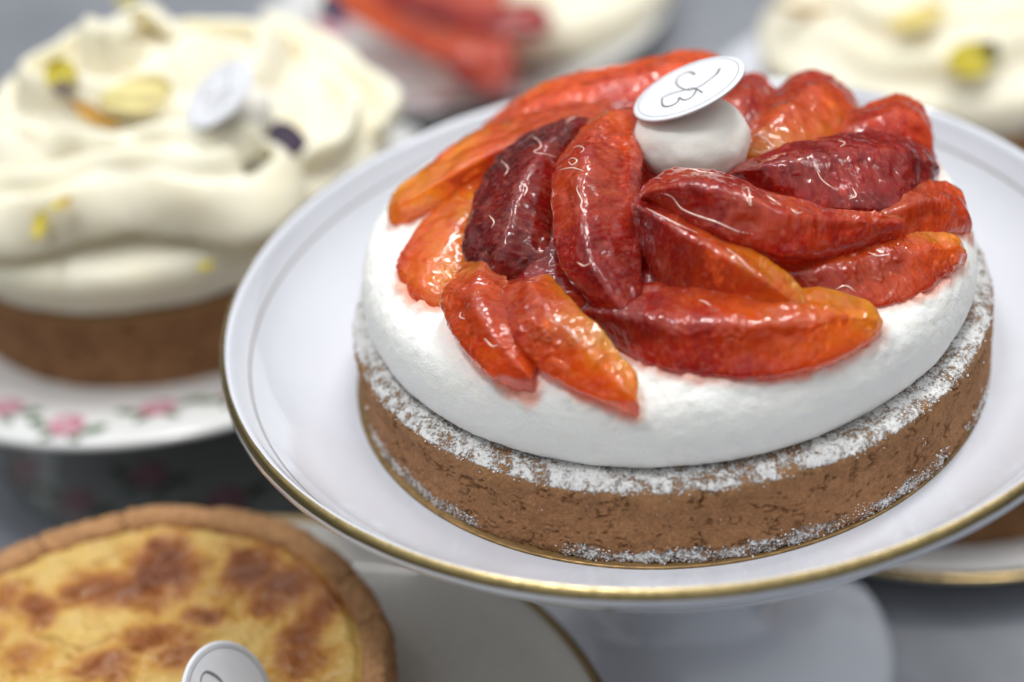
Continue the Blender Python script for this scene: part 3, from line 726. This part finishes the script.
def spiral_cream(R, z0, h, seed, turns=3.2, r0=1.05, lift=0.0):
    """one long ruffled ribbon piped from the edge to the middle"""
    rng = np.random.default_rng(seed); pts = []; n = int(turns*30)
    ph0 = rng.uniform(0, 6.28)
    for i in range(n+1):
        t = i/n; a = ph0+t*turns*2*np.pi; r = (R-.7)*(1-t)**.9+.12
        r += (.36*np.sin(4.3*a+seed)+.14*np.sin(9.7*a))*min(1, r/2.5)
        pts.append((r*np.cos(a), r*np.sin(a), z0+lift+h*(1-(1-t)**1.5)+.14*np.sin(3.7*a+seed)))
    def sec(c_, s_, t):                               # thin leaf leaning outwards
        x, y = .30*c_, 1.25*s_; L = .55+.25*np.sin(31*t)
        return x*np.cos(L)-y*np.sin(L), x*np.sin(L)+y*np.cos(L)
    return tube(pts, [r0, r0, r0*.95, r0*.8], 16, sec)
def cream_cake(name, label, loc, R, H, seed, ch=4.2, cr=None, extra=None):
    t = thing(name, label, 'cream cake', loc)
    crust(t, R, H, R-1.3, seed, M_CRUST, n=420, sugar=False, name='pastry_shell')
    cr = cr or R+.25
    prof = [(.01, H-.4), (cr-1.1, H+.12), (cr-.50, H+.52), (cr-.12, H+.95), (cr, H+1.45), (cr-.30, H+2.0), (cr-1.4, H+2.45), (cr-4, H+2.9+.5*(ch-3.4)), (.01, H+3.0+.85*(ch-3.4))]
    pv, pf = capped(resample(prof, 60), 180)
    a = np.arctan2(pv[:, 1], pv[:, 0]); rr = np.hypot(pv[:, 0], pv[:, 1])
    parts = [(pv, pf), spiral_cream(cr-.5, H+2.2, ch-2.8, seed)]
    for e_ in (extra or []): parts.append(e_)
    return t, parts

def floral_plate_profile(R, dz=0.0, dip=.9):
    return [(0.0, 0.0+dz), (R*.55, 0.0+dz), (R*.68, .08+dz), (R*.78, .40+dz), (R*.90, .70+dz), (R, dip+dz)]
LC = np.array([-17.5, 15.7, -6.0]); DZ = -1.9
ls = thing('floral_cake_stand', 'white cake stand printed with pink roses under the yellow cream cake', 'cake stand', (LC[0], LC[1], TZ))
hz = LC[2]-TZ
RP = 11.3
fi = floral_plate_profile(RP, hz-.08, .55)
fo = [(RP, fi[-1][1]), (RP+.1, fi[-1][1]-.05), (RP+.05, fi[-1][1]-.22), (RP*.9, hz+.25), (RP*.75, hz-.35), (4, hz-.7), (2.6, hz-1.0)]
V, F = lathe(np.vstack([resample(fi, 60), resample(fo, 40)[1:]]).tolist(), 200); LDISH = mk('dish', V.reshape(-1, 3), F, M_PORC2, ls)
ft = [(2.6, hz-1.0), (2.4, hz-1.6), (2.8, 3.4), (4.6, 2.3), (7.0, 1.4), (8.6, .7), (8.9, .4), (8.8, .01)]
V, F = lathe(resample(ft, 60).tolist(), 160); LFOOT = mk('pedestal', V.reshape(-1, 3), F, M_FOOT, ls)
def ang(px, py, z, C):
    p = at(px, py, z)-C; return math.atan2(p[1], p[0]), math.hypot(p[0], p[1])
gi = resample(fi, 300); gs = np.r_[0, np.cumsum(np.linalg.norm(np.diff(gi, axis=0), axis=1))]
roses = []
for px, py in ((8, 412), (68, 430), (160, 412), (-60, 400), (240, 395), (445, 190), (470, 235)):
    a_, r_ = ang(px, py, LC[2]+.4, LC); roses.append((float(np.interp(min(r_, RP-.7), gi[:, 0], gs)), a_, 0))
rose_print(fi, roses, LDISH, 1, 1.15)
g2 = resample(ft, 300); s2 = np.r_[0, np.cumsum(np.linalg.norm(np.diff(g2, axis=0), axis=1))]
roses = []
for px, py in ((72, 488), (148, 472), (222, 488), (-10, 470)):
    a_, r_ = ang(px, py, TZ+1.6, LC); roses.append((float(s2[np.argmin(np.abs(g2[:, 0]-min(r_, 8.2))+(g2[:, 1] > 5)*20)]), a_, 0))
rose_print(ft, roses, LFOOT, 1, 1.3, .35)  # rose tints scaled darker on the foot

def swoosh(pts, r):                                   # a piped fold through pixels of the photograph, relative to the cake
    return tube([at(p[0], p[1], p[2]+DZ)-LC for p in pts], np.array(r)*.85, 14)
def ruffle(pts, r, lean=.5):                          # a thin piped leaf of cream
    def sec(c_, s_, t):
        L = lean+.2*np.sin(19*t); x, y = .42*c_, 1.2*s_
        return x*np.cos(L)-y*np.sin(L), x*np.sin(L)+y*np.cos(L)
    return tube([at(p[0], p[1], p[2]+DZ)-LC for p in pts], np.array(r), 16, sec)
ext = [
 ruffle([(-30,228,1.7),(30,226,2.0),(80,212,2.3),(130,200,2.4),(180,208,2.2),(235,212,2.0),(278,196,2.0),(290,170,2.2),(268,150,2.5)], [.8,.85,.8,.9,.8,.9,.8,.55]),
 ruffle([(-20,190,2.4),(35,196,2.5),(85,180,2.9),(150,172,3.0),(205,176,2.9),(240,165,2.9)], [.7,.75,.7,.75,.6]),
 ruffle([(300,70,2.3),(332,96,1.9),(352,124,1.6),(330,152,1.5),(300,165,1.7)], [.7,.8,.8,.7,.5]),
 ruffle([(262,30,1.7),(312,52,1.5),(356,84,1.1),(388,114,.8),(376,140,.8)], [.7,.8,.8,.8,.6]),
 ruffle([(120,150,3.3),(170,142,3.5),(215,150,3.3),(262,140,3.0)], [.5,.6,.6,.5]),
 ruffle([(5,135,3.0),(40,150,3.0),(90,148,3.3),(130,158,3.2)], [.6,.7,.6,.5]),
]
lcake, parts = cream_cake('cream_cake', 'large cake piled with piped yellow cream on the rose printed stand', LC, 7.9, 2.75, 21, 6.7, 8.3, ext)
LCREAM = blob_mesh(parts, lcake, M_CREAM2, .10, 'piped_cream', 5, .05)
def on_mesh(o, origin):
    off = Vector(origin)*CM
    return BVHTree.FromPolygons([v.co+off for v in o.data.vertices], [p.vertices[:] for p in o.data.polygons])
def rest(tree, px, py, z, lift=.5):                   # where the line of sight meets the cream (else height z)
    d = Vector(_f+(px-512)/FPX*_r-(py-341)/FPX*_u).normalized()
    h = tree.ray_cast(Vector(CAMPOS*CM), d)
    return at(px, py, z) if h[0] is None else np.array(h[0])/CM-np.array(d)*lift
LT = on_mesh(LCREAM, LC)

# label, ball and petals on it
ln2 = (-.42, -.27, .87)
bl = rest(LT, 241, 112, 2.6, .75); z_l = rest(LT, 219, 94, 3.7, 1.9)[2]
round_label(at(219, 94, z_l), ln2, 1.36, None, 'blurred round white label tilted on the yellow cream cake', ((.90, .02),), None, [list(s) for s in LOC])
V, F = lathe(resample([(.01, -.9), (.8, -.7), (1.05, 0), (.8, .6), (.01, .85)], 30), 48); P = V.reshape(-1, 3); P = P*(1+.04*fbm(P, 3, 9))[:, None]
tag(fixn(mk('cream_ball', P+np.array([0, 0, .9]), F, M_BALL, None, bl-np.array([0, 0, .9]))), 'small pale cream ball holding the tilted label on the yellow cream cake', 'cream ball')

def petal(c, L, W, yaw, tilt, col1, col2, curl, label, split=.5, group=None):
    n, m = 14, 10; V = []; C = []
    for i in range(n+1):
        u = i/n
        wd = W*math.sin(math.pi*min(1, .08+u*.92))**.6*(.55+.45*u)
        for j in range(m+1):
            v = j/m*2-1
            V.append((u*L-L/2, v*wd/2, curl*L*((u-.5)**2+.35*v*v*(W/L))+.05*math.sin(5*v+u*3)*W))
            f = smooth(split+.12, split-.12, u+.12*abs(v)); C.append((*(np.array(col1)*(1-f)+np.array(col2)*f), 1))
    V = np.array(V); F = [(i*(m+1)+j, (i+1)*(m+1)+j, (i+1)*(m+1)+j+1, i*(m+1)+j+1) for i in range(n) for j in range(m)]
    top = V+np.array([0, 0, .03]); k = len(V)
    bnd = [i*(m+1) for i in range(n+1)]+[n*(m+1)+j for j in range(1, m+1)]+[i*(m+1)+m for i in range(n-1, -1, -1)]+[j for j in range(m-1, 0, -1)]
    FF = [tuple(reversed(f)) for f in F]+[tuple(k+q for q in f) for f in F]+[(bnd[i], bnd[(i+1) % len(bnd)], k+bnd[(i+1) % len(bnd)], k+bnd[i]) for i in range(len(bnd))]
    o = mk('flower_petal', np.vstack([V, top]), FF, M_PETAL, None, c, {'tint': np.array(C+C)})
    fixn(o)
    nn_ = np.array([0, 0, 1.0])*(1-tilt[0]/90)-_f*(tilt[0]/90); nn_ /= np.linalg.norm(nn_); x_ = _r-nn_*np.dot(_r, nn_); x_ /= np.linalg.norm(x_); y_ = np.cross(nn_, x_)
    cy, sy = math.cos(R_(yaw)), math.sin(R_(yaw)); X_ = x_*cy+y_*sy; Y_ = y_*cy-x_*sy
    o.rotation_euler = Matrix(((X_[0], Y_[0], nn_[0]), (X_[1], Y_[1], nn_[1]), (X_[2], Y_[2], nn_[2]))).to_euler()
    tag(o, label, 'petal', group or 'pansy petals on the cream cakes'); return o
YEL, YDK, OCH, PUR, PAL = (.62, .52, .02), (.55, .40, .02), (.62, .32, .01), (.035, .012, .06), (.80, .70, .30)
petal(rest(LT, 62, 78, 3.4), 1.35, 1.35, 100, (60, 0), YEL, (.10, .06, .08), .2, 'yellow petal with a dark purple eye at the left of the yellow cream cake', .42)
petal(rest(LT, 97, 118, 3.3), 1.9, .65, 150, (55, 10), OCH, (.55, .30, .02), .5, 'narrow ochre petal curled beside the pale yellow petal')
petal(rest(LT, 137, 96, 3.6), 2.4, 1.9, 10, (45, 0), PAL, PAL, .1, 'wide pale yellow petal lying flat left of the tilted label')
petal(rest(LT, 40, 226, 1.6), 1.0, .55, 80, (60, 0), YEL, YEL, .2, 'small lemon petal on the lower left fold of the yellow cream cake')
petal(rest(LT, 61, 205, 2.0), .8, .4, 30, (40, 0), (.65, .45, .02), YEL, .3, 'tiny golden petal just above the lemon petal')
petal(rest(LT, 283, 141, 2.0), 1.7, 1.6, 160, (65, 10), PUR, PUR, .15, 'dark purple petal at the right of the tilted label')
petal(rest(LT, 206, 266, 0.3), .55, .4, 20, (70, 0), YEL, YEL, .2, 'tiny yellow fleck low on the side of the yellow cream cake')
petal(rest(LT, 127, 1, 3.0), .9, .5, 20, (30, 0), YEL, YEL, .2, 'yellow petal at the back edge of the yellow cream cake')

# ------------------------------------------------------------------ custard tart on grey plate (front left)
CC = np.array([-14.5, -7.15, -6.75])
pc = np.array([-12.8, -10.3, TZ]); PH = 5.4
plate = thing('glazed_cake_stand', 'pale grey glazed stand with a thin brown rim under the custard tart', 'cake stand', pc)
PR = 11.36
pin = [(0, PH), (6, PH), (9.0, PH+.05), (10.4, PH+.3), (PR, PH+.8)]
pout = [(PR, PH+.8), (PR+.08, PH+.74), (PR+.02, PH+.6), (9.8, PH-.1), (7.5, PH-.4), (3, PH-.6), (1.8, PH-1.2), (1.7, 2), (3.2, .9), (5.5, .4), (5.8, .01), (.02, .01)]
V, F = lathe(np.vstack([resample(pin, 50), resample(pout, 30)[1:]]).tolist(), 200); CPB = mk('plate_body', V.reshape(-1, 3), F, M_PLATE3, plate)
V, F = lathe(resample([(PR-.16, PH+.735), (PR, PH+.825), (PR+.10, PH+.745)], 9).tolist(), 200); mk('rim_line', V.reshape(-1, 3), F, plain('brown_gilding', (.22, .15, .07), .35, .5), CPB)
ct = thing('custard_tart', 'baked custard tart with scorched brown patches and a cracked pastry rim', 'tart', CC)
RC, HC = 7.25, 2.35
prof = resample([(RC-.35, .1), (RC-.2, .3), (RC-.02, 1.2), (RC+.03, HC-.5), (RC-.06, HC-.16), (RC-.24, HC), (RC-.48, HC+.01), (RC-.72, HC-.09), (RC-.84, HC-.3), (RC-.88, HC-.8)], 96)
V, F = lathe(prof, 1000); Nn = gridnormals(V)
if np.mean(np.sum(Nn*V*np.array([1, 1, 0]), -1)) < 0: Nn = -Nn
P = V.reshape(-1, 3); Nf = Nn.reshape(-1, 3); thv = np.arctan2(P[:, 1], P[:, 0])
f1, f2, ci = worley(P*np.array([3.2, 3.2, 3.2])+.5*np.stack([vnoise(P*2, 200+k) for k in range(3)], -1), 210)
pit = np.where(ci > .8, smooth(.4, .1, f1), 0)
rim_w = .09*fbm(np.stack([np.cos(thv)*3, np.sin(thv)*3, 0*thv], -1), 3, 215)
crk = np.zeros(len(P))
for px, py, ln_ in ((338, 578, .10), (356, 622, .12), (122, 522, .08), (40, 545, .07)):
    q = at(px, py, CC[2]+HC)-CC; a_ = math.atan2(q[1], q[0])
    da = (thv-a_+np.pi) % (2*np.pi)-np.pi+.012*vnoise(P*5, 219)
    crk = np.maximum(crk, smooth(.011, .002, np.abs(da))*smooth(HC-.7, HC-.1, P[:, 2]))
d = .09*fbm(P*1.0, 3, 216)+.075*fbm(P*4, 4, 217, .65)-.07*pit-.16*crk
P2 = P+Nf*d[:, None]; P2[:, 2] += rim_w*smooth(1, HC, P[:, 2])
mk('pastry_shell', P2, F, M_CRUST2, ct, (0, 0, 0), {'pit': np.clip(.6*pit+crk, 0, 1), 'sugar': np.zeros(len(P)), 'toast': smooth(HC-.35, HC-.02, P[:, 2])*.8})
rr = np.linspace(0.02, RC-.78, 160); V, F = lathe(np.stack([rr, 0*rr+HC-.36], -1), 420); P = V.reshape(-1, 3)
w1 = P*np.array([.9, 1.5, 1])+.5*np.stack([vnoise(P*.8, 230+k) for k in range(3)], -1)
hgt = .16*fbm(w1*.7, 3, 231)+.13*(1-np.abs(fbm(w1*1.3, 3, 232))*2.5)+.045*fbm(P*4, 4, 233)
hgt += .12*smooth(RC-2.0, RC-1.0, np.hypot(P[:, 0], P[:, 1]))-.16*smooth(RC-1.08, RC-.82, np.hypot(P[:, 0], P[:, 1]))
burn = np.zeros(len(P))
for px, py, rx, ry, s_ in ((41,611,.55,.5,.8),(82,589,.55,.5,.8),(160,572,.75,.9,1.1),(122,590,.9,.5,.9),(201,617,.5,.35,.9),(252,570,.7,.7,1.0),(286,588,.8,.6,.9),(264,606,.4,.5,.8),(148,642,.8,.4,.8),(98,668,.8,.4,.8),(308,632,.5,.8,.9),(325,612,.5,.7,.8),(20,655,.6,.5,.5),(182,660,.5,.4,.6),(5,600,.5,.4,.5),(300,660,.5,.6,.7),(-60,640,1,.8,.9),(120,740,1,.7,.8),(230,760,1,.7,.8)):
    q = at(px, py, CC[2]+HC-.3)-CC
    dx = (P[:, 0]-q[0])/rx+.55*vnoise(P*1.6, 240); dy = (P[:, 1]-q[1])/ry+.55*vnoise(P*1.6, 241)
    burn = np.maximum(burn, s_*np.exp(-(dx*dx+dy*dy)*.58))
P[:, 2] += hgt+.07*burn
fixn(mk('custard_filling', P, F, M_CUSTARD, ct, (0, 0, 0), {'burn': burn}))
lc3 = at(228, 698.6, -3.45)
th, ph = 1.036, -.323
ln3 = np.array((math.sin(th)*math.cos(ph), math.sin(th)*math.sin(ph), math.cos(th)))
Zc = lambda X, Y, w_=1.0: (160+X*.1367, 620+Y*.1367, w_)
round_label(lc3, ln3, 1.38, [[Zc(330,560), Zc(300,500), Zc(298,440), Zc(312,400), Zc(340,380,1.6), Zc(385,397,2.2), Zc(425,425,2.0), Zc(455,462,1.6), Zc(465,520,1), Zc(430,570,1)]],
            'round white label with a double grey ring propped on the custard tart', ((.93, .016), (.88, .03)))

# ------------------------------------------------------------------ cream tart low on the right, with gold edged plate
RCp = np.array([9.3, 11.6, -11.0])
gp = thing('gold_edged_plate', 'white plate with a dull gold edge at the lower right behind the stand', 'plate', (RCp[0], RCp[1], TZ))
g_in = [(0, 1.0), (7.5, 1.0), (8.6, 1.1), (9.9, 1.45)]
V, F = lathe(np.vstack([resample(g_in, 30), resample([(9.9, 1.45), (10.0, 1.4), (9.95, 1.25), (8.4, .6), (6, .01), (0, .01)], 24)[1:]]).tolist(), 160)
GPB = mk('plate_body', V.reshape(-1, 3), F, M_PORC2, gp)
V, F = lathe(resample([(9.3, 1.262), (9.7, 1.40), (9.92, 1.475), (10.02, 1.41)], 12).tolist(), 160); mk('gold_rim', V.reshape(-1, 3), F, M_GOLDCARD, GPB)
lt = thing('cream_tart', 'low brown pastry tart whose side shows under the right of the stand', 'tart', (RCp[0], RCp[1], TZ+1.05))
crust(lt, 8.1, 2.5, 6.9, 51, M_CRUST, n=420, sugar=False)
V, F = lathe(resample([(.02, 2.2), (6.6, 2.2), (7.2, 2.35), (7.3, 2.9), (6.6, 3.4), (4, 3.6), (.02, 3.6)], 50).tolist(), 160); fixn(mk('cream_layer', V.reshape(-1, 3), F, M_CREAM, lt))

# ------------------------------------------------------------------ far cream cake (top right)
FC = np.array([13.2, 31.8, -10.8])
fp = thing('white_plate', 'plain white plate under the far cream cake at the back right', 'plate', (FC[0], FC[1], TZ))
V, F = lathe(np.vstack([resample([(0, 1.1), (7, 1.1), (8.6, 1.3), (11.0, 2.0)], 30), resample([(11.0, 2.0), (11.1, 1.9), (9, .8), (6, .01), (0, .01)], 24)[1:]]).tolist(), 160)
mk('plate_body', V.reshape(-1, 3), F, M_PORC, fp)
fcake, parts = cream_cake('cream_cake', 'blurred cake covered in pale yellow cream at the far right back', FC+np.array([0, 0, -.25]), 8.0, 2.5, 33, 4.6, 8.2)
FT = on_mesh(blob_mesh(parts, fcake, M_CREAM2, .16, 'piped_cream', 15, .08), FC+np.array([0, 0, -.25]))
petal(rest(FT, 972, 60, -4.2), 2.2, 2.0, 200, (60, 0), YEL, (.07, .07, .02), .2, 'yellow petal with a dark edge on the far cream cake', .3)
petal(rest(FT, 915, 20, -3.6), 2.6, 1.3, 20, (35, 0), (.75, .62, .18), (.75, .62, .18), .2, 'soft yellow petal near the top of the far cream cake')
petal(rest(FT, 805, 13, -4.3), 2.6, .7, 170, (35, 0), (.42, .26, .08), (.48, .30, .08), .5, 'brownish curled petal at the left of the far cream cake')

# ------------------------------------------------------------------ far citrus tart on rose plate (top centre)
BP = at(458, 20, -10.6)
bp = thing('floral_plate', 'white plate with pink rose rim under the far citrus tart', 'plate', (BP[0], BP[1], TZ))
bi = [(0, 1.0), (6.5, 1.0), (7.5, 1.1), (9.0, 1.5), (11.2, 2.1)]
V, F = lathe(np.vstack([resample(bi, 40), resample([(11.2, 2.1), (11.3, 2.0), (9, .8), (6, .01), (0, .01)], 24)[1:]]).tolist(), 160); BDISH = mk('plate_body', V.reshape(-1, 3), F, M_PORC2, bp)
roses = []; gb = resample(bi, 300); sb = np.r_[0, np.cumsum(np.linalg.norm(np.diff(gb, axis=0), axis=1))]
for px, py in ((390, 62), (432, 104), (505, 118), (350, 20)):
    a_, r_ = ang(px, py, TZ+1.6, BP); roses.append((float(np.interp(np.clip(r_, 7.4, 10.3), gb[:, 0], sb)), a_, 0))
rose_print(bi, roses, BDISH, 1, 2.6)
BT = at(545, 14, -11.1)
bt = thing('citrus_tart', 'blurred far citrus tart with white cream at the top of the photo', 'tart', BT)
crust(bt, 6.4, 1.6, 5.4, 61, M_CRUST, n=360, sugar=False)
V, F = lathe(resample([(.02, .5), (6.2, .5), (6.9, .8), (6.9, 1.8), (6.2, 2.4), (3, 2.7), (.02, 2.7)], 60).tolist(), 200); P = V.reshape(-1, 3)
fixn(mk('cream_layer', P*(1+.03*fbm(P*.6, 3, 8))[:, None], F, M_CREAM2, bt))
FAR = [((338,-14),(395,16),(450,36),(500,38),(1.0,1.7,.6,1.4),'long orange red segment at the left front of the far citrus tart'),
       ((375,-20),(440,-2),(495,8),(538,4),(2.1,2.2,1.8,2.0),'deep red segment behind the front ones on the far citrus tart'),
       ((452,62),(478,72),(498,72),(512,58),(1.9,1.6,1.7,1.6),'short dark red segment at the front tip of the far citrus tart'),
       ((330,-25),(380,-20),(440,-18),(490,-25),(1.0,1.2,.8,1.0),'orange segment at the top edge of the photo on the far citrus tart')]
for i, (a_, b_, c_, d_, pg, lab) in enumerate(FAR):
    zz = -7.4 if i != 2 else -8.3
    Mm = [at(x, y, zz+.4) for x, y in (a_, b_, c_, d_)]
    off = np.array([.4, -1.7, -.8]); O = [p+off*(.5 if i == 2 else 1) for p in Mm]; I = [p+np.array([-.4, 2.0, -.6]) for p in Mm]
    tag(citrus(O, Mm, I, .9, pg, 400+i*7, nt_=60, ns=12, vamp=.6), lab, 'citrus segment', 'citrus segments on the far tart')
petal(rest(LT, 335, 12, 0.6), 1.4, 1.0, 120, (40, 0), PUR, PUR, .2, 'dark purple petal at the back edge of the yellow cream cake')
